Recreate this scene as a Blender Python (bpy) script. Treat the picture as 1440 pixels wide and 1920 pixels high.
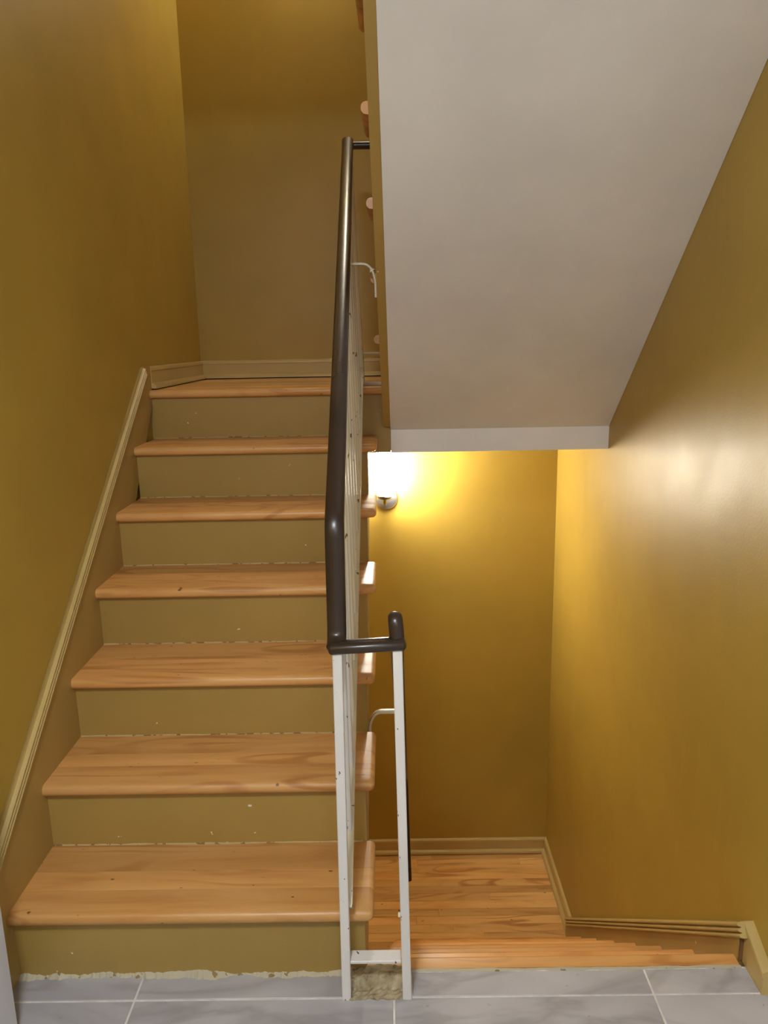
import bpy, bmesh, math, random
from mathutils import Vector, Matrix
random.seed(7)
for o in list(bpy.data.objects): bpy.data.objects.remove(o)
scene = bpy.context.scene
C = scene.collection

# ------------------------------------------------------------------ camera
F_PX, PITCH, YAW, ROLL, EYE = 1439.56, 12.4825, -0.4515, -1.0822, 1.5354
cam_d = bpy.data.cameras.new('camera'); cam = bpy.data.objects.new('camera', cam_d); C.objects.link(cam)
cam_d.sensor_fit = 'VERTICAL'; cam_d.sensor_height = 24.0; cam_d.lens = 24.0 * F_PX / 1920.0
cam_d.clip_start = 0.02
ya, pi_, ro = (math.radians(a) for a in (YAW, PITCH, ROLL))
fwd = Vector((math.sin(ya) * math.cos(pi_), math.cos(ya) * math.cos(pi_), -math.sin(pi_)))
right0 = Vector((math.cos(ya), -math.sin(ya), 0)); up0 = right0.cross(fwd)
right = math.cos(ro) * right0 + math.sin(ro) * up0
up = -math.sin(ro) * right0 + math.cos(ro) * up0
M3 = Matrix((right, up, -fwd)).transposed()
cam.matrix_world = Matrix.Translation((0, 0, EYE)) @ M3.to_4x4()
scene.camera = cam

# ------------------------------------------------------------------ world, exposure
world = bpy.data.worlds.new('world'); scene.world = world; world.use_nodes = True
world.node_tree.nodes['Background'].inputs[0].default_value = (0.80, 0.86, 1.0, 1)
world.node_tree.nodes['Background'].inputs[1].default_value = 0.12
vs = scene.view_settings
vs.view_transform = 'Standard'; vs.look = 'None'; vs.gamma = 1.0; vs.use_curve_mapping = False
vs.exposure = 0.0
SCONCE_POWER = 172.0     # emission of the opal shade of the wall lamp under the landing
UPPER_POWER = 100.0       # the same for the weaker lamp one storey up
HALL_POWER = 120.0        # emission of the hallway ceiling lamp

# ------------------------------------------------------------------ material helpers
def lin(r, g, b):
    f = lambda c: (c / 255 / 12.92) if c / 255 <= .04045 else ((c / 255 + .055) / 1.055) ** 2.4
    return (f(r), f(g), f(b), 1)
class Mat:
    def __init__(s, name, rough=.5, metal=0.0, spec=.5):
        s.m = bpy.data.materials.new(name); s.m.use_nodes = True
        s.nt = s.m.node_tree; s.b = s.nt.nodes['Principled BSDF']
        s.b.inputs['Roughness'].default_value = rough; s.b.inputs['Metallic'].default_value = metal
        s.b.inputs['Specular IOR Level'].default_value = spec
        s.tc = s.nt.nodes.new('ShaderNodeTexCoord')
        s.oi = s.nt.nodes.new('ShaderNodeObjectInfo')
    def n(s, t): return s.nt.nodes.new(t)
    def l(s, a, b): s.nt.links.new(a, b)
    def coords(s, scale=(1, 1, 1), rand=0.0):
        mp = s.n('ShaderNodeMapping'); mp.inputs['Scale'].default_value = scale
        s.l(s.tc.outputs['Object'], mp.inputs['Vector'])
        if rand:
            mu = s.n('ShaderNodeMath'); mu.operation = 'MULTIPLY'; mu.inputs[1].default_value = rand
            s.l(s.oi.outputs['Random'], mu.inputs[0])
            cx = s.n('ShaderNodeCombineXYZ')
            for i in range(3): s.l(mu.outputs[0], cx.inputs[i])
            s.l(cx.outputs[0], mp.inputs['Location'])
        return mp.outputs[0]
    def noise(s, vec, scale=5, detail=4, rough=.5, dist=0.0):
        k = s.n('ShaderNodeTexNoise'); k.inputs['Scale'].default_value = scale
        k.inputs['Detail'].default_value = detail; k.inputs['Roughness'].default_value = rough
        k.inputs['Distortion'].default_value = dist; s.l(vec, k.inputs['Vector']); return k.outputs['Fac']
    def ramp(s, fac, stops):
        r = s.n('ShaderNodeValToRGB'); e = r.color_ramp.elements
        while len(e) < len(stops): e.new(.5)
        for q, (p, c) in zip(e, stops): q.position = p; q.color = c
        s.l(fac, r.inputs['Fac']); return r.outputs['Color']
    def mix(s, fac, a, b, mode='MIX'):
        m = s.n('ShaderNodeMix'); m.data_type = 'RGBA'; m.blend_type = mode
        for sock, v in ((m.inputs[0], fac), (m.inputs[6], a), (m.inputs[7], b)):
            if isinstance(v, (int, float)): sock.default_value = v
            elif isinstance(v, tuple): sock.default_value = v
            else: s.l(v, sock)
        return m.outputs[2]
    def color(s, c):
        if isinstance(c, tuple): s.b.inputs['Base Color'].default_value = c
        else: s.l(c, s.b.inputs['Base Color'])
    def bump(s, h, strength=.2, dist=.001):
        k = s.n('ShaderNodeBump'); k.inputs['Strength'].default_value = strength
        k.inputs['Distance'].default_value = dist; s.l(h, k.inputs['Height']); s.l(k.outputs[0], s.b.inputs['Normal'])
    def rough(s, v): s.l(v, s.b.inputs['Roughness'])
g = lambda v: (v, v, v, 1)

def paint(name, base, rough=.36, chips=0.0, chip_col=(.75, .70, .55, 1), bumpy=.25, spec=.5):
    m = Mat(name, rough, spec=spec)
    v = m.coords((1, 1, 1), 3)
    big = m.noise(v, 2.2, 3)
    col = m.ramp(big, [(.25, tuple(c * .90 for c in base[:3]) + (1,)), (.75, tuple(min(1, c * 1.08) for c in base[:3]) + (1,))])
    # faint vertical wipe streaks
    st = m.noise(m.coords((9, 9, .9), 3), 3, 3)
    col = m.mix(m.ramp(st, [(.55, g(0)), (.75, g(.10))]), col, tuple(min(1, c * 1.25) for c in base[:3]) + (1,))
    if chips:
        ch = m.noise(m.coords((1, 1, 1), 5), 42, 2, .5)
        col = m.mix(m.ramp(ch, [(.80 - chips, g(0)), (.815 - chips, g(1))]), col, chip_col)
    m.color(col)
    rr = m.ramp(m.noise(v, 6, 3), [(.3, g(rough - .02)), (.7, g(rough + .03))]); m.rough(rr)
    h = m.noise(m.coords((1, 1, 1), 2), 150, 2)
    m.bump(h, bumpy, .0012)
    return m.m
OCHRE = lin(176, 146, 60)
M_wall = paint('wall_paint_ochre', OCHRE, .43, spec=.45)
M_riser = paint('riser_paint_ochre', lin(168, 138, 72), .42, chips=.03, bumpy=.12)
M_trim = paint('trim_paint_ochre', lin(196, 170, 106), .34, bumpy=.10)
M_string = paint('stringer_paint_ochre', lin(170, 140, 76), .40, chips=.03, bumpy=.15)
M_soffit = paint('soffit_paint_white', lin(228, 225, 221), .62, bumpy=.18, spec=.3)
M_hall = paint('hall_paint_white', lin(214, 214, 218), .5, bumpy=.15)
M_seam = paint('seam_filler', lin(184, 160, 108), .7, chips=.24, chip_col=lin(128, 98, 52), bumpy=.9)
M_caulk = paint('caulk_cream', lin(186, 176, 150), .7, chips=.16, chip_col=lin(140, 116, 74), bumpy=.9)

def wood(name, dark, mid, light, rough=.33):
    m = Mat(name, rough)
    warp = m.noise(m.coords((1.3, 5, 5), 9), 1.6, 3, .55)
    g1 = m.noise(m.coords((.8, 7, 7), 9), 2.4, 6, .6, .6)
    # figure: contour lines of a slow stretched noise give arched grain
    slow = m.noise(m.coords((.75, 3.6, 3.6), 9), 1.5, 2, .45, .35)
    mu = m.n('ShaderNodeMath'); mu.operation = 'MULTIPLY'; mu.inputs[1].default_value = 62; m.l(slow, mu.inputs[0])
    sn = m.n('ShaderNodeMath'); sn.operation = 'SINE'; m.l(mu.outputs[0], sn.inputs[0])
    where = m.noise(m.coords((1.1, 4, 4), 13), 1.8, 2)
    am = m.n('ShaderNodeMath'); am.operation = 'MULTIPLY'
    m.l(m.ramp(sn.outputs[0], [(.35, g(0)), (.95, g(1))]), am.inputs[0]); m.l(m.ramp(where, [(.44, g(0)), (.66, g(.78))]), am.inputs[1])
    col = m.ramp(g1, [(.22, dark), (.45, mid), (.80, light)])
    col = m.mix(m.ramp(warp, [(.35, g(0)), (.70, g(.55))]), col, light)
    col = m.mix(am.outputs[0], col, dark)
    # fine pores
    po = m.noise(m.coords((6, 120, 120), 9), 4, 2)
    col = m.mix(m.ramp(po, [(.62, g(0)), (.80, g(.14))]), col, tuple(c * .6 for c in dark[:3]) + (1,))
    # a whole board lighter or darker
    hv = m.n('ShaderNodeHueSaturation'); m.l(col, hv.inputs['Color'])
    mr = m.n('ShaderNodeMapRange'); mr.inputs['To Min'].default_value = .80; mr.inputs['To Max'].default_value = 1.16
    m.l(m.oi.outputs['Random'], mr.inputs['Value']); m.l(mr.outputs[0], hv.inputs['Value'])
    # small dark dents
    sp = m.noise(m.coords((1, 1.6, 1), 17), 36, 1, .4)
    col = m.mix(m.ramp(sp, [(.77, g(0)), (.80, g(.8))]), hv.outputs[0], lin(90, 50, 22))
    m.color(col)
    m.rough(m.ramp(warp, [(.3, g(rough - .05)), (.7, g(rough + .12))]))
    m.bump(g1, .06, .001)
    return m.m
M_tread = wood('maple_tread', lin(180, 118, 58), lin(210, 152, 84), lin(226, 174, 108), .38)
M_plank = wood('maple_strip_floor', lin(172, 114, 54), lin(222, 168, 96), lin(240, 196, 128), .36)

m = Mat('handrail_bronze', .3, .0, .5)
m.color(m.ramp(m.noise(m.coords((1, 1, 1), 3), 9, 4), [(.3, lin(44, 32, 24)), (.7, lin(58, 43, 32))]))
m.rough(m.ramp(m.noise(m.coords(), 3, 2), [(.3, g(.26)), (.7, g(.32))])); M_rail = m.m
def chipped_white(name, base, worn):
    m = Mat(name, .45)
    col = m.ramp(m.noise(m.coords((1, 1, .4), 5), 9, 4), [(.3, base), (.7, tuple(c * .86 for c in base[:3]) + (1,))])
    ch = m.noise(m.coords((1.0, 1.0, .55), 7), 55, 3, .55)
    col = m.mix(m.ramp(ch, [(.665, g(0)), (.685, g(1))]), col, worn); m.color(col)
    m.bump(m.noise(m.coords((1, 1, 1), 3), 60, 3), .4, .0015); return m.m
M_white = chipped_white('railing_paint_white', lin(230, 226, 222), lin(96, 74, 56))
M_cream = chipped_white('railing_paint_cream', lin(226, 216, 192), lin(120, 90, 52))

m = Mat('marble_tile', .30)
v = m.coords((1, 1.8, 1), 7)
cl = m.ramp(m.noise(v, 2.4, 5, .55, .8), [(.3, lin(168, 166, 170)), (.7, lin(192, 189, 191))])
vn = m.noise(m.coords((1.0, 2.6, 1), 7), 1.5, 4, .5, .9)
cl = m.mix(m.ramp(vn, [(.44, g(0)), (.5, g(.5)), (.56, g(0))]), cl, lin(138, 132, 132))
cl = m.mix(m.ramp(m.noise(m.coords((1, 1, 1), 3), 60, 2), [(.73, g(0)), (.77, g(.7))]), cl, lin(150, 140, 126))
m.color(cl); M_tile = m.m
m = Mat('grout', .8); m.color(m.ramp(m.noise(m.coords(), 30, 3), [(.3, lin(206, 200, 194)), (.7, lin(232, 228, 222))])); M_grout = m.m
m = Mat('mortar', .9)
m.color(m.ramp(m.noise(m.coords(), 38, 5, .6), [(.30, lin(84, 72, 54)), (.42, lin(160, 144, 112)), (.75, lin(200, 188, 158))]))
m.bump(m.noise(m.coords(), 70, 5, .65), .8, .004); M_mortar = m.m
m = Mat('dark_gap', .9); m.color(m.ramp(m.noise(m.coords(), 20, 2), [(.3, lin(26, 18, 10)), (.7, lin(40, 28, 16))])); M_gap = m.m
m = Mat('bare_wood', .7); m.color(m.ramp(m.noise(m.coords((1, 1, .3)), 30, 3), [(.3, lin(96, 66, 38)), (.7, lin(134, 96, 58))])); M_bare = m.m
m = Mat('brushed_nickel', .32, 1.0); m.color(m.ramp(m.noise(m.coords((1, 1, 20)), 20, 2), [(.3, lin(178, 174, 168)), (.7, lin(204, 200, 194))])); M_nickel = m.m
def lampglass(name, col, strength):
    m = Mat(name, .3); m.color(m.ramp(m.noise(m.coords(), 4, 1), [(.3, (.9, .9, .88, 1)), (.7, (.95, .95, .93, 1))]))
    m.b.inputs['Emission Color'].default_value = col; m.b.inputs['Emission Strength'].default_value = strength; return m.m
M_opal = lampglass('opal_glass_lit', (1, .97, .88, 1), SCONCE_POWER)
M_opal_up = lampglass('opal_glass_dim', (1, .97, .88, 1), UPPER_POWER)
M_dome = lampglass('hall_dome_lit', (.89, .95, 1.0, 1), HALL_POWER * 1.45)
M_dome_fill = lampglass('hall_dome_fill', (.89, .95, 1.0, 1), HALL_POWER * .45)  # glass of the added fill lamp

# ------------------------------------------------------------------ mesh helpers
WPOS = {}
def finish(name, verts, faces, mat, parent=None, smooth=False, kind=None):
    xs = [v[0] for v in verts]; ys = [v[1] for v in verts]; zs = [v[2] for v in verts]
    c = Vector(((min(xs) + max(xs)) / 2, (min(ys) + max(ys)) / 2, (min(zs) + max(zs)) / 2))
    me = bpy.data.meshes.new(name)
    me.from_pydata([tuple(Vector(v) - c) for v in verts], [], faces)
    bm = bmesh.new(); bm.from_mesh(me); bmesh.ops.recalc_face_normals(bm, faces=bm.faces); bm.to_mesh(me); bm.free()
    me.materials.append(mat)
    if smooth:
        for p in me.polygons: p.use_smooth = True
        try: me.set_sharp_from_angle(angle=math.radians(38))
        except Exception: pass
    o = bpy.data.objects.new(name, me); C.objects.link(o)
    WPOS[o] = c
    if parent: o.parent = parent; o.location = c - WPOS[parent]
    else: o.location = c
    if kind: o['kind'] = kind
    return o
class MB:
    def __init__(s): s.v = []; s.f = []
    def add(s, v, f):
        k = len(s.v); s.v += [tuple(p) for p in v]; s.f += [tuple(i + k for i in q) for q in f]; return s
    def box(s, x0, x1, y0, y1, z0, z1):
        return s.add([(x, y, z) for x in (x0, x1) for y in (y0, y1) for z in (z0, z1)],
            [(0, 1, 3, 2), (4, 6, 7, 5), (0, 4, 5, 1), (2, 3, 7, 6), (0, 2, 6, 4), (1, 5, 7, 3)])
    def bbox(s, x0, x1, y0, y1, z0, z1, b=.002):      # box with bevelled edges
        bm = bmesh.new(); bmesh.ops.create_cube(bm, size=1)
        for v in bm.verts: v.co = Vector(((x0 + x1) / 2 + v.co.x * (x1 - x0), (y0 + y1) / 2 + v.co.y * (y1 - y0), (z0 + z1) / 2 + v.co.z * (z1 - z0)))
        bmesh.ops.bevel(bm, geom=bm.edges[:], offset=b, segments=1, affect='EDGES')
        bm.verts.index_update(); s.add([v.co[:] for v in bm.verts], [[v.index for v in f.verts] for f in bm.faces]); bm.free(); return s
    def yz_prism(s, poly, x0, x1):                      # polygon in the YZ plane, extruded along X
        n = len(poly)
        return s.add([(x0, y, z) for y, z in poly] + [(x1, y, z) for y, z in poly],
            [tuple(range(n)), tuple(range(2 * n - 1, n - 1, -1))] + [(i, (i + 1) % n, n + (i + 1) % n, n + i) for i in range(n)])
    def extrude(s, prof, p0, p1, u, w):                 # profile (a along u, b along w) swept from p0 to p1
        p0, p1, u, w = Vector(p0), Vector(p1), Vector(u), Vector(w); n = len(prof)
        return s.add([p0 + u * a + w * b for a, b in prof] + [p1 + u * a + w * b for a, b in prof],
            [tuple(range(n)), tuple(range(2 * n - 1, n - 1, -1))] + [(i, (i + 1) % n, n + (i + 1) % n, n + i) for i in range(n)])
    def slab(s, x0, x1, y0, y1, z0, z1, rnd, rc=.012, nl=7):   # board; sides in rnd get a bullnose
        R = (z1 - z0) / 2; rings = []
        for i in range(nl):
            a = -math.pi / 2 + math.pi * i / (nl - 1); z = (z0 + z1) / 2 + R * math.sin(a); d = R * (1 - math.cos(a)) * .85
            X0 = x0 + (d if 'x-' in rnd else 0); X1 = x1 - (d if 'x+' in rnd else 0)
            Y0 = y0 + (d if 'y-' in rnd else 0); Y1 = y1 - (d if 'y+' in rnd else 0)
            ring = []
            for cx, cy, sx, sy, k0, k1 in ((X0, Y0, 1, 1, 'x-', 'y-'), (X1, Y0, -1, 1, 'x+', 'y-'), (X1, Y1, -1, -1, 'x+', 'y+'), (X0, Y1, 1, -1, 'x-', 'y+')):
                if k0 in rnd and k1 in rnd:
                    pts = [(cx + sx * rc * (1 - math.cos(t)), cy + sy * rc * (1 - math.sin(t))) for t in (0, math.pi / 8, math.pi / 4, 3 * math.pi / 8, math.pi / 2)]
                    if sx * sy < 0: pts = pts[::-1]
                    ring += pts
                else: ring.append((cx, cy))
            rings.append([(x, y, z) for x, y in ring])
        n = len(rings[0]); v = [p for r in rings for p in r]; f = [tuple(range(n)), tuple(range(len(v) - n, len(v)))]
        for i in range(nl - 1):
            for j in range(n): f.append((i * n + j, i * n + (j + 1) % n, (i + 1) * n + (j + 1) % n, (i + 1) * n + j))
        return s.add(v, f)
    def tube(s, path, side, a, b, n=16, p=2.15, ends=0):         # superellipse section: half width a along side, half b across
        side = Vector(side).normalized(); path = [Vector(q) for q in path]; k = []
        shr = [1.0] * len(path)
        if ends:                                        # domed ends of depth `ends`
            d0 = (path[1] - path[0]).normalized(); d1 = (path[-1] - path[-2]).normalized()
            ang = [math.radians(x) for x in (88, 66, 44, 22)]
            path = [path[0] + d0 * ends * (1 - math.sin(x)) for x in ang] + [path[0] + d0 * ends] + path[1:-1] + [path[-1] - d1 * ends] + [path[-1] - d1 * ends * (1 - math.sin(x)) for x in ang[::-1]]
            shr = [math.cos(x) for x in ang] + [1.0] * (len(path) - 8) + [math.cos(x) for x in ang[::-1]]
        for i, q in enumerate(path):
            t = (path[min(i + 1, len(path) - 1)] - path[max(i - 1, 0)]).normalized()
            w = t.cross(side).normalized(); sc = 1.0
            if 0 < i < len(path) - 1:
                t1 = (path[i + 1] - q).normalized(); sc = 1 / max(.4, t.dot(t1))
            for j in range(n):
                th = 2 * math.pi * j / n; c_, s_ = math.cos(th), math.sin(th)
                e = 2 / p
                k.append(q + side * a * shr[i] * math.copysign(abs(c_) ** e, c_) + w * b * shr[i] * sc * math.copysign(abs(s_) ** e, s_))
        f = [tuple(range(n)), tuple(range(len(k) - n, len(k)))]
        for i in range(len(path) - 1):
            for j in range(n): f.append((i * n + j, i * n + (j + 1) % n, (i + 1) * n + (j + 1) % n, (i + 1) * n + j))
        return s.add(k, f)
    def lathe(s, prof, c, axis='z', n=28):              # prof: (radius, height along axis)
        v = []; m_ = len(prof)
        for r, h in prof:
            for j in range(n):
                t = 2 * math.pi * j / n; x, y = r * math.cos(t), r * math.sin(t)
                v.append((c[0] + x, c[1] + y, c[2] + h) if axis == 'z' else (c[0] + x, c[1] + h, c[2] + y))
        f = [tuple(range(n)), tuple(range(len(v) - n, len(v)))]
        for i in range(m_ - 1):
            for j in range(n): f.append((i * n + j, i * n + (j + 1) % n, (i + 1) * n + (j + 1) % n, (i + 1) * n + j))
        return s.add(v, f)
    def shear(s, fn): s.v = [fn(*p) for p in s.v]; return s
    def build(s, name, mat, parent=None, smooth=False, kind=None): return finish(name, s.v, s.f, mat, parent, smooth, kind)
def fillet(path, r, n=6):
    path = [Vector(p) for p in path]; out = [path[0]]
    for a, b, c in zip(path, path[1:], path[2:]):
        d0 = (a - b).normalized(); d1 = (c - b).normalized()
        p0, p1 = b + d0 * r, b + d1 * r
        for i in range(n + 1):
            t = i / n; out.append(p0 * (1 - t) ** 2 + b * 2 * t * (1 - t) + p1 * t ** 2)
    return out + [path[-1]]
def thing(name, label, cat, loc, group=None):
    o = bpy.data.objects.new(name, None); C.objects.link(o); o.location = loc; o.empty_display_size = .1
    WPOS[o] = Vector(loc); o['label'] = label; o['category'] = cat
    if group: o['group'] = group
    return o
def setting(o, label, cat):
    o['kind'] = 'structure'; o['label'] = label; o['category'] = cat; return o

# ------------------------------------------------------------------ measures of the place (metres)
H, RUN, Y1, NOSE, TT = .195, .2452, 1.6219, .027, .032     # up flight: rise, run, first riser, overhang, tread thickness
WL, WR, WB = -.955, .885, 4.0                              # left, right and back wall faces
SKL = -.944                                                # face of the skirt board on the left wall
SKR = .853                                                 # face of the skirt board on the right wall
ZU = 7 * H                                                 # upper landing
ZL = -1.415                                                # lower landing
HD, RD, YD = .1961, .2321, 1.6754                          # down flight: rise, run, first nosing
YF, ZF, ZS = 3.083, 1.098, 1.190                           # face of the landing beam: its bottom and the soffit's foot
SL = .848                                                  # slope of the soffit
Y_TILE, Y_EDGE = 1.547, 1.626
xT = lambda y: -.056 + .0095 * (y - 1.6)                   # free ends of the up flight's treads

# ------------------------------------------------------------------ the setting
setting(MB().box(-1.08, WL, -2.3, 4.1, -3.0, 5.0).build('wall_left', M_wall), 'long ochre painted wall beside the climbing steps', 'wall')
setting(MB().box(WR, 2.0, 1.54, 4.1, -3.0, 5.0).build('wall_right', M_wall), 'glossy ochre wall beside the descending steps', 'wall')
setting(MB().box(WL, WR, WB, 4.1, -3.0, 5.0).build('wall_back', M_wall), 'ochre end wall behind both landings, carrying the lit lamp', 'wall')
setting(MB().box(-1.08, 2.1, -2.4, -2.3, -.2, 2.7).build('wall_front', M_hall), 'pale hallway wall facing the stairwell', 'wall')
setting(MB().box(2.0, 2.1, -2.3, 4.1, -.2, 2.7).build('wall_hall', M_hall), 'pale hallway side wall beyond the tiled floor', 'wall')
setting(MB().box(WL, 2.0, -2.3, 1.52, 2.50, 2.72).build('ceiling_hall', M_soffit), 'flat white hallway ceiling over the tiled floor', 'ceiling')
setting(MB().box(WL, WR, 1.40, 1.55, -3.0, -.22).build('wall_leak_block', M_wall), 'added ochre wall below the tiled floor edge, blocking stray light', 'wall')  # unseen wall added across the open lower corridor to stop light leaks
setting(MB().box(WL, WR, 1.55, 4.0, -3.1, -3.0).build('floor_basement', M_grout), 'plain floor far below the lower landing', 'floor')
# landing above the upper lamp and the next flight overhead, closing the shaft
setting(MB().box(WL, WR, 3.1, WB, 3.82, 4.08).build('ceiling_landing', M_soffit), 'white underside of the next landing above', 'ceiling')
setting(MB().yz_prism([(1.52, 2.50), (3.1, 3.84), (3.1, 4.08), (1.52, 2.72)], WL, -.09).build('ceiling_flight', M_soffit), 'white sloping underside of the next flight above', 'ceiling')

# tiled floor
fl = setting(MB().box(WL, 2.0, -2.3, 1.628, -.22, -.0018).build('floor', M_grout), 'grey marble tile floor with pale grout lines', 'floor')
gw = .0052
xj = [-1.257, -.635, -.010, .612, 1.234, 1.856]
def tile(x0, x1, y0, y1):
    MB().bbox(x0 + gw / 2, x1 - gw / 2, y0 + gw / 2, y1 - gw / 2, -.004, 0, .0012).build('tile', M_tile, fl)
for x0, x1 in ((WL, -.635), (-.635, -.131), (.033, .612), (.612, WR - .018)): tile(x0, x1, Y_TILE, Y_EDGE - .002)
for r in range(6):
    ya_, yb = Y_TILE - .311 * (r + 1), Y_TILE - .311 * r
    for x0, x1 in zip(xj, xj[1:]): tile(max(x0, WL), min(x1, 1.99), ya_, yb)
# rough mortar where the tile is broken out between the two posts
def lumpy(x0, x1, y0, y1, z0, zf, nx, ny, seed):
    rd_ = random.Random(seed); mb = MB(); v = []; f = []
    for i in range(nx + 1):
        for j in range(ny + 1):
            x = x0 + (x1 - x0) * i / nx; y = y0 + (y1 - y0) * j / ny
            e = i in (0, nx) or j in (0, ny)
            v.append((x + (0 if e else rd_.uniform(-.002, .002)), y + (rd_.uniform(-.004, .004) if j in (0,) else 0), z0 if e and j != 0 and False else zf(i / nx, j / ny) + rd_.uniform(-.003, .003)))
    n = ny + 1
    for i in range(nx):
        for j in range(ny): f.append((i * n + j, (i + 1) * n + j, (i + 1) * n + j + 1, i * n + j + 1))
    k = len(v); v += [(p[0], p[1], z0) for p in v]
    for i in range(nx):
        for j in (0, ny): f.append((i * n + j, (i + 1) * n + j, k + (i + 1) * n + j, k + i * n + j))
    for j in range(ny):
        for i in (0, nx): f.append((i * n + j, i * n + j + 1, k + i * n + j + 1, k + i * n + j))
    return mb.add(v, f)
def mort(u, v_):
    return (.020 if v_ > .42 else (.0015 if v_ > .25 else .004)) - .002 * math.sin(u * 9)
lumpy(-.128, .030, 1.540, 1.624, -.02, mort, 22, 12, 3).build('mortar_patch', M_mortar, fl)
# smeared caulk along the first riser and along the wooden edge
def ragged(x0, x1, yb, w, z0, zh, seed, n=60):
    rd_ = random.Random(seed); v = []; f = []; aw = ah = .8
    for i in range(n + 1):
        x = x0 + (x1 - x0) * i / n
        aw = .86 * aw + .14 * rd_.uniform(-.8, 2.4); ah = .84 * ah + .16 * rd_.uniform(-.8, 2.6)
        ww = w * max(.12, aw); hh = zh * max(.08, ah - .25)
        v += [(x, yb, z0 - .003), (x, yb, z0 + hh), (x, yb - ww * .35, z0 + hh * .6), (x, yb - ww, z0 - .003)]
    for i in range(n):
        for j in range(3): f.append((4 * i + j, 4 * i + 4 + j, 4 * i + 5 + j, 4 * i + 1 + j))
    return MB().add(v, f)
ragged(SKL, -.13, Y1 + .001, .018, 0, .011, 5, 160).build('caulk_bead', M_caulk, fl)
ragged(.035, WR - .03, 1.6285, .009, 0, .0035, 6, 90).build('caulk_bead', M_caulk, fl)

# upper landing floor (planks) and its beam
fu = setting(MB().box(WL, WR, YF + .02, WB, ZF + .006, ZU - .022).build('floor_upper', M_string), 'upper landing of maple boards at the head of the steps', 'floor')
yy = YF + .09
while yy < WB - .01:
    y2 = min(yy + .057, WB - .008)
    for x0, x1 in ((WL + .006, random.uniform(-.55, .1)), (None, WR - .006)):
        if x0 is None: x0 = xe
        MB().bbox(x0 + .0003, x1 - .0003, yy + .0003, y2 - .0003, ZU - .022, ZU, .0006).build('plank', M_plank, fu); xe = x1
    yy = y2
setting(MB().box(.009, WR, YF, WB - .001, ZF, ZS + .03).build('ceiling', M_soffit), 'white boxed underside of the upper landing with a flat front edge', 'ceiling')

# lower landing floor
lo = setting(MB().box(WL, WR, YD + 6 * RD - .05, WB, ZL - .25, ZL - .02).build('floor_lower', M_string), 'lower landing of narrow maple strip boards', 'floor')
yy = WB - .008
while yy > YD + 6 * RD:
    y2 = yy - .057
    cuts = sorted([random.uniform(-.8, .8) for _ in range(random.choice((1, 1, 2)))])
    xs = [WL + .006] + [c for i, c in enumerate(cuts) if i == 0 or c - cuts[i - 1] > .25] + [WR - .006]
    for x0, x1 in zip(xs, xs[1:]):
        MB().bbox(x0 + .0004, x1 - .0004, y2 + .0004, yy - .0004, ZL - .02, ZL, .0007).build('plank', M_plank, lo)
    yy = y2

# baseboards: board, rounded cap and a shoe moulding
BASE = [(0, .006), (.013, .006), (.013, .074), (.0155, .076), (.0155, .086), (.012, .091), (.006, .093), (0, .093)]
SHOE = [(.013, .005), (.031, .005), (.0305, .012), (.028, .019), (.023, .0235), (.017, .0255), (.013, .026)]
def baseboard(name, p0, p1, out, label):
    b = MB().extrude(BASE, p0, p1, out, (0, 0, 1)).build(name, M_trim, None, True)
    setting(b, label, 'baseboard')
    MB().extrude(SHOE, p0, p1, out, (0, 0, 1)).build('shoe_moulding', M_trim, b, True)
    MB().extrude([(0, 0), (.012, 0), (.012, .006), (0, .006)], p0, p1, out, (0, 0, 1)).build('gap', M_gap, b)
    return b
baseboard('baseboard_back', (WL + .013, WB, ZU), (WR, WB, ZU), (0, -1, 0), 'ochre baseboard along the back of the upper landing')
baseboard('baseboard_left', (WL, YF + .02, ZU), (WL, WB - .001, ZU), (1, 0, 0), 'ochre baseboard on the side wall of the upper landing')
baseboard('baseboard_lower', (WL, WB, ZL), (WR - .013, WB, ZL), (0, -1, 0), 'ochre baseboard along the back of the lower landing')
YR2 = 3.345
baseboard('baseboard_right', (WR, YR2, ZL), (WR, WB - .001, ZL), (-1, 0, 0), 'ochre baseboard on the side wall of the lower landing')

# skirt boards with a triple bead cap
def bead_cap(t):      # (outward, along the face normal to the slope): three half-round beads with deep grooves
    pts = [(0, -.039)]
    for on in (-.0325, -.0200, -.0075):
        pts.append((t + .0008, on - .0060))
        for a in (-80, -48, -16, 16, 48, 80):
            r = math.radians(a); pts.append((t + .0015 + .0085 * math.cos(r), on + .0050 * math.sin(r)))
    return pts + [(t + .0008, -.0012), (t * .5, 0), (0, 0)]
def skirt(name, poly, x_in, x_out, cap0, cap1, label):
    b = MB().yz_prism(poly, min(x_in, x_out), max(x_in, x_out)).build(name, M_string)
    setting(b, label, 'skirting board')
    d = (Vector(cap1) - Vector(cap0)).normalized(); out = Vector((1 if x_out > x_in else -1, 0, 0))
    nrm = Vector((0, -d.z, d.y)); nrm = nrm if nrm.z > 0 else -nrm
    MB().extrude(bead_cap(abs(x_out - x_in)), cap0, cap1, out, nrm).build('bead_moulding', M_trim, b, True)
    return b
kl = .757; zl_cap = lambda y: .452 + kl * (y - 1.687)
y_top = 3.012
skirt('trim_1', [(1.47, 0), (1.47, zl_cap(1.47)), (y_top, zl_cap(y_top)), (y_top + .004, ZU + .0925), (YF + .02, ZU + .0925), (YF + .02, ZU - .05), (1.9, 0)], WL, SKL,
      (WL, 1.47, zl_cap(1.47)), (WL, y_top, zl_cap(y_top)), 'ochre skirt board with beaded cap climbing beside the steps')
kr = -.842; zr_cap = lambda y: .120 + kr * (y - 1.640)
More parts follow.
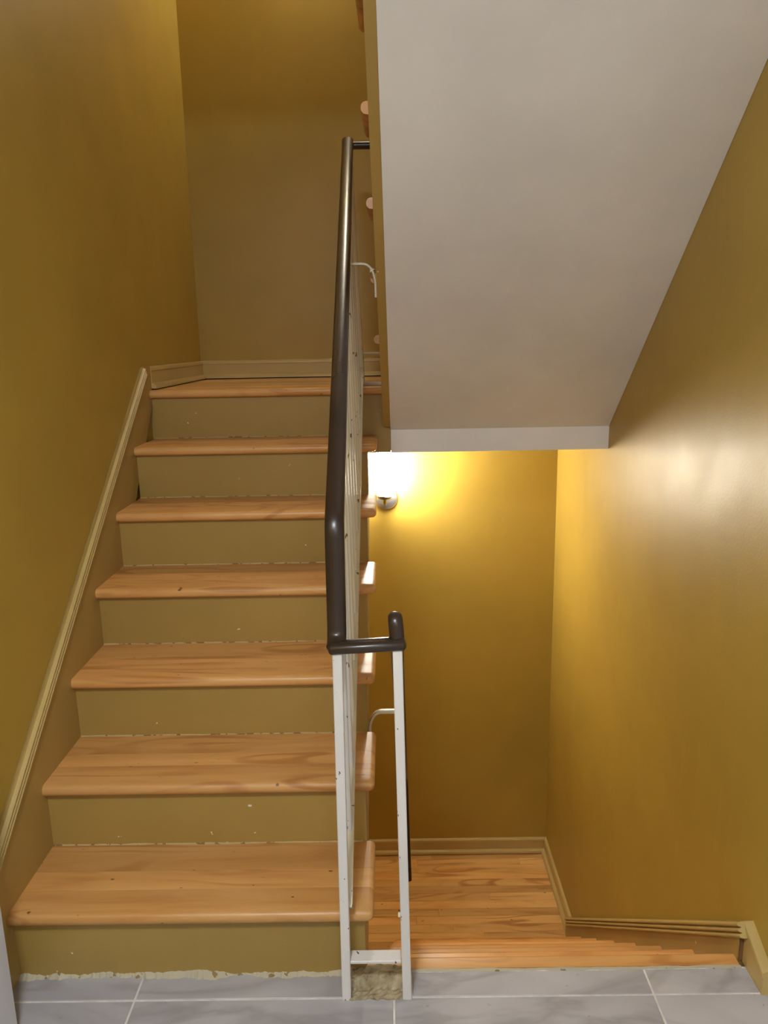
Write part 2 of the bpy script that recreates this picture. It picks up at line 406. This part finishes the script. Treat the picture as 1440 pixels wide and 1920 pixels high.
sk2 = skirt('trim_2', [(1.648, -.02), (1.648, zr_cap(1.648)), (YR2, zr_cap(YR2)), (YR2, ZL), (3.15, ZL), (1.66, -.25)], WR, SKR,
      (WR, 1.646, zr_cap(1.646)), (WR, YR2, zr_cap(YR2)), 'ochre skirt board with beaded cap following the descending steps')
MB().box(SKR + .004, WR, 1.6425, 1.6475, .003, .100).build('end_strip', M_bare, sk2)
hb = MB().yz_prism([(1.5395, 0), (1.5395, .058), (1.642, .106), (1.642, 0)], WR - .020, WR).build('baseboard_hall', M_trim)
setting(hb, 'short ochre baseboard on the tiles at the head of the descent', 'baseboard')
capd = [(.0, -.012), (.020, -.012), (.0235, -.010), (.0245, -.004), (.0225, .002), (.016, .006), (0, .007)]
MB().extrude(capd, (WR, 1.5385, .0595), (WR, 1.645, .1095), (-1, 0, 0), (0, 0, 1)).build('cap_moulding', M_trim, hb, True)
# pale door casing at the foot of the left wall
cs = MB().bbox(WL, -.872, 1.34, 1.462, 0, 2.5, .004).build('trim_3', M_hall)
setting(cs, 'pale painted door casing at the foot of the steps', 'door casing')

# ------------------------------------------------------------------ the flight going up
st = thing('staircase', 'flight of seven maple steps with ochre risers climbing to the upper landing', 'staircase', (-.5, Y1, 0))
for k in range(1, 8):
    yr = Y1 + (k - 1) * RUN; z1 = k * H; y0 = yr - NOSE
    ylast = yr + RUN + .002 if k < 7 else YF + .09
    xe = xT(yr) if k < 7 else .004
    # edge-glued boards: the front one with the rounded nose, then two behind it
    rr = random.Random(40 + k)
    if k < 7:
        j1 = y0 + rr.uniform(.075, .115); j2 = j1 + rr.uniform(.065, .095)
        spans = [(y0, j1), (j1, j2), (j2, ylast)]
    else: spans = [(y0, ylast)]
    tr = MB().slab(SKL, xe, spans[0][0], spans[0][1] - .0003, z1 - TT, z1, {'y-', 'x+'} if k < 7 else {'y-'}, .014).build('tread', M_tread, st, True)
    for a, b_ in spans[1:]:
        MB().slab(SKL, xe, a + .0003, b_ - .0003, z1 - TT, z1, {'x+'}).build('plank', M_tread, tr, True)
    zb = (k - 1) * H if k < 7 else ZF
    ztop = z1 - TT
    MB().box(SKL, -.079 if k < 7 else .0085, yr, yr + .018, zb, ztop).build('riser', M_riser, st)
    if k > 1: ragged(SKL, -.09, yr + .0005, .004, (k - 1) * H + .002, .0024, 60 + k, 140).build('seam_filler', M_seam, st)
    # no strip is built under the nose
# stringer at the open side, cut to the steps
poly = [(Y1 + .018, 0)]
for k in range(1, 7):
    yr = Y1 + (k - 1) * RUN + .0185
    poly += [(yr, (k - 1) * H - (TT if k > 1 else 0) ), (yr, k * H - TT - .0005)] if k == 1 else [(yr, (k - 1) * H - TT - .0005), (yr, k * H - TT - .0005)]
poly += [(YF - .001, 6 * H - TT - .0005), (YF - .001, ZF), (1.9, .03), (Y1 + .018, -.20)]
MB().yz_prism(poly, -.098, -.0785).build('stringer', M_string, st)
MB().yz_prism([(1.66, -.18), (YF, ZF + .0), (YF, ZF - .022), (1.66, -.205)], WL + .001, -.0985).build('soffit', M_soffit, st)

# ------------------------------------------------------------------ the flight going down
sd = thing('staircase', 'maple steps dropping from the tiled floor to the lower landing', 'staircase', (.45, YD, 0))
xDl = lambda y: -.047 + .03 * (y - 1.9)
MB().slab(-.077, SKR, 1.630, YD, -TT, .002, {'y+'}).build('nosing', M_tread, sd, True)
MB().box(-.02, SKR, YD - .045, YD - .027, -HD, -TT).build('riser', M_riser, sd)
for k in range(1, 7):
    yn = YD + k * RD; z1 = -k * HD; yb = yn - RD - .027
    jm = yb + .13
    tr = MB().slab(xDl(yn), SKR, jm + .0003, yn, z1 - TT, z1, {'x-', 'y+'}).build('tread', M_tread, sd, True)
    MB().slab(xDl(yn), SKR, yb, jm - .0003, z1 - TT, z1, {'x-'}).build('plank', M_tread, tr, True)
    zlow = -(k + 1) * HD if k < 6 else ZL
    MB().box(-.012, SKR, yn - .045, yn - .027, zlow, z1 - TT).build('riser', M_riser, sd)
poly = [(1.632, -TT - .001)]
for k in range(0, 7):
    yn = YD + k * RD - .0455; poly += [(yn, -k * HD - TT - .0005), (yn, -(k + 1) * HD - TT - .0005 if k < 6 else ZL - .02)]
poly += [(YD + 6 * RD - .0455, ZL - .24), (1.632, -.45)]
MB().yz_prism(poly, -.031, -.0125).build('stringer', M_string, sd)
MB().yz_prism([(1.632, -.36), (3.05, -1.60), (3.05, -1.63), (1.632, -.40)], -.012, WR - .001).build('soffit', M_soffit, sd)

# ------------------------------------------------------------------ the flight overhead, climbing back over the descent
su = thing('staircase', 'overhead flight with a smooth white sloping underside and ochre edge board', 'staircase', (.45, YF, ZU))
zsof = lambda y: ZS + SL * (YF - y)
sk = lambda x, y, z: (x + .0152 * (y - YF) * (1 if x < .2 else 0), y, z)
YT = YF - (2.72 - ZU) / HD * RD
MB().yz_prism([(YF, ZS), (1.524, zsof(1.524)), (1.524, zsof(1.524) + .03), (YF, ZS + .03)], .008, WR - .001).shear(sk).build('soffit', M_soffit, su)
YN1 = 3.136
ye = YF - .019
poly = [(ye, zsof(ye)), (ye, ZU + HD - TT - .0005)]
for k in range(2, 8):
    yr = YN1 - .0275 - (k - 1) * RD
    poly += [(yr, ZU + (k - 1) * HD - TT - .0005), (yr, min(ZU + k * HD - TT - .0005, 2.69))]
poly += [(1.53, 2.69), (1.53, zsof(1.53) - .002)]
MB().yz_prism(poly, -.020, .0075).shear(sk).build('stringer', M_string, su)
for k in range(1, 7):
    yn = YN1 - (k - 1) * RD; z1 = ZU + k * HD
    jm = yn - .13
    tr = MB().slab(-.045, WR - .002, jm + .0003, yn, z1 - TT, z1, {'x-', 'y+'}).shear(sk).build('tread', M_tread, su, True)
    MB().slab(-.045, WR - .002, yn - RD - .024, jm - .0003, z1 - TT, z1, {'x-'}).shear(sk).build('plank', M_tread, tr, True)
    MB().box(.008, WR - .002, yn - .045, yn - .027, z1 - HD, z1 - TT).build('riser', M_riser, su)

# ------------------------------------------------------------------ the railing
ra = thing('stair_railing', 'steel stair railing with chipped white posts and dark bronze handrail', 'railing', (-.05, 1.552, 0))
YP = 1.552
hl0 = Vector((-.121, YP - .004, .896)); hlb = Vector((-.1205, YP + .030, .900)); hl1 = Vector((-.1185, YP + .032, 1.158)); hl2 = Vector((-.1358, 3.15, 2.287))
MB().tube(fillet([hl0, hlb, hl1, hl2], .033), (1, 0, 0), .0212, .0142, 20, ends=.007).build('handrail', M_rail, ra, True)
MB().tube([(-.139, YP, .894), (.031, YP, .902)], (0, 1, 0), .0212, .0142, 20, ends=.008).build('handrail', M_rail, ra, True)
hr = fillet([(.012, YP + .004, .890), (.007, YP + .010, .968), (.045, 3.20, -.43), (.058, 3.215, -.985)], .04)
MB().tube(hr, (1, 0, 0), .0165, .0135, 20).build('handrail', M_rail, ra, True)
MB().tube([(-.152, 3.15, 2.266), (.062, 3.15, 2.266)], (0, 1, 0), .0175, .0135, 20).build('handrail', M_rail, ra, True)
MB().tube(fillet([(.046, 3.15, 2.252), (.046, 3.145, 2.53), (.046, 1.95, 3.50)], .05), (1, 0, 0), .0165, .0135, 20).build('handrail', M_rail, ra, True)
def bar(name, p0, p1, wx, wy, mat, n=4):
    p0, p1 = Vector(p0), Vector(p1)
    prof = [(-wx + .0015, -wy), (wx - .0015, -wy), (wx, -wy + .0015), (wx, wy - .0015), (wx - .0015, wy), (-wx + .0015, wy), (-wx, wy - .0015), (-wx, -wy + .0015)]
    return MB().extrude(prof, p0, p1, (1, 0, 0), (0, 1, 0)).build(name, mat, ra)
bar('post', (-.1235, YP, -.002), (-.1185, YP, .886), .0105, .0125, M_white)
bar('post', (.0215, YP, -.002), (.0110, YP, .890), .0105, .0125, M_white)
MB().bbox(-.1125, .0085, YP - .008, YP + .028, .097, .105, .0015).build('crossbar', M_white, ra)
# sloping lower rail and balusters of the climbing side
lb0, lb1 = Vector((-.1175, YP + .012, .235)), Vector((-.1090, 3.15, 1.440))
flat = [(-.0130, -.005), (.0130, -.005), (.0130, .005), (-.0130, .005)]
d = (lb1 - lb0).normalized(); nv = Vector((0, -d.z, d.y)).normalized()
MB().extrude(flat, lb0, lb1, (1, 0, 0), nv).build('lower_rail', M_cream, ra)
def at_y(p, q, y): return p + (q - p) * ((y - p.y) / (q.y - p.y))
y = YP + .155
while y < 3.1:
    a = at_y(lb0, lb1, y); b_ = at_y(hl1, hl2, y)
    bar('baluster', a + Vector((0, 0, .002)), b_ + Vector((0, 0, -.008)), .0075, .0075, M_cream if y > 1.9 else M_white); y += .1275
# posts at the head of the climb with their crossbars
bar('post', (-.103, 3.15, ZU + .001), (-.132, 3.15, 2.27), .0105, .0105, M_cream)
bar('post', (.046, 3.1485, ZU + .001), (.046, 3.1485, 2.26), .0105, .0105, M_cream)
MB().bbox(-.097, .0395, 3.139, 3.163, 1.488, 1.497, .0015).build('crossbar', M_cream, ra)
MB().bbox(-.115, .060, 3.134, 3.168, ZU + .0005, ZU + .014, .0015).build('base_plate', M_cream, ra)
# descending side: lower rail and balusters
q0, q1 = Vector((.016, YP + .012, .215)), Vector((.050, 3.20, -1.165)); hr1, hr2 = Vector((.007, YP + .010, .968)), Vector((.045, 3.20, -.43))
d = (q1 - q0).normalized(); nv = Vector((0, -d.z, d.y)).normalized()
MB().extrude(flat, q0, q1, (1, 0, 0), nv).build('lower_rail', M_cream, ra)
y = YP + .155
while y < 3.19:
    bar('baluster', at_y(q0, q1, y) + Vector((0, 0, .002)), at_y(hr1, hr2, y) + Vector((0, 0, -.008)), .006, .006, M_white); y += .1275
# bent brackets tying the railing to the edge boards
MB().tube(fillet([(.024, 2.19, .418), (-.055, 2.19, .418), (-.0735, 2.19, .38), (-.0735, 2.19, .285)], .020, 5), (0, 1, 0), .011, .0045, 12, 4).build('bracket', M_cream, ra, True)
MB().tube(fillet([(-.120, 2.55, 1.778), (-.052, 2.55, 1.778), (-.0335, 2.55, 1.735), (-.0330, 2.55, 1.675)], .024, 5), (0, 1, 0), .011, .0042, 12, 4).build('bracket', M_cream, ra, True)

# ------------------------------------------------------------------ lamps
def wall_lamp(loc, label, glass):
    t = thing('wall_lamp', label, 'lamp', loc)
    x, y, z = loc
    MB().lathe([(.001, 0), (.058, 0), (.0615, -.004), (.0615, -.010), (.056, -.016), (.030, -.018), (.001, -.018)], (x + .002, y, z), 'y', 36).build('backplate', M_nickel, t, True)
    MB().tube(fillet([(x - .006, y - .012, z - .015), (x - .006, y - .105, z - .015), (x - .006, y - .105, z + .022)], .03, 6), (1, 0, 0), .011, .011, 14, 2).build('arm', M_nickel, t, True)
    MB().lathe([(.001, .012), (.018, .012), (.034, .018), (.040, .026), (.040, .036), (.001, .036)], (x - .006, y - .105, z), 'z', 32).build('shade_holder', M_nickel, t, True)
    MB().lathe([(.001, .034), (.040, .034), (.045, .042), (.048, .056), (.048, .262), (.045, .276), (.038, .284), (.001, .284)], (x + .002, y - .105, z), 'z', 36).build('shade', glass, t, True)
    return t
wall_lamp((-.020, WB, .727), 'lit frosted cylinder wall lamp on round nickel plate under the landing', M_opal)
wall_lamp((-.020, WB, 3.42), 'lit frosted cylinder wall lamp high above the upper landing', M_opal_up)
def ceiling_lamp(loc, label, glass):
    t = thing('ceiling_lamp', label, 'lamp', loc)
    MB().lathe([(.001, 0), (.165, 0), (.168, -.02), (.160, -.028), (.001, -.028)], loc, 'z', 40).build('rim', M_nickel, t, True)
    MB().lathe([(.150, -.027), (.146, -.05), (.125, -.075), (.085, -.092), (.04, -.099), (.001, -.100)], loc, 'z', 40).build('dome', glass, t, True)
ceiling_lamp((-.30, .0, 2.50), 'round lit dome lamp on the hallway ceiling near the steps', M_dome)
ceiling_lamp((.45, -1.5, 2.50), 'dome lamp added as fill light on the hallway ceiling by the far wall', M_dome_fill)  # added lamp, only there to flatten the hallway light
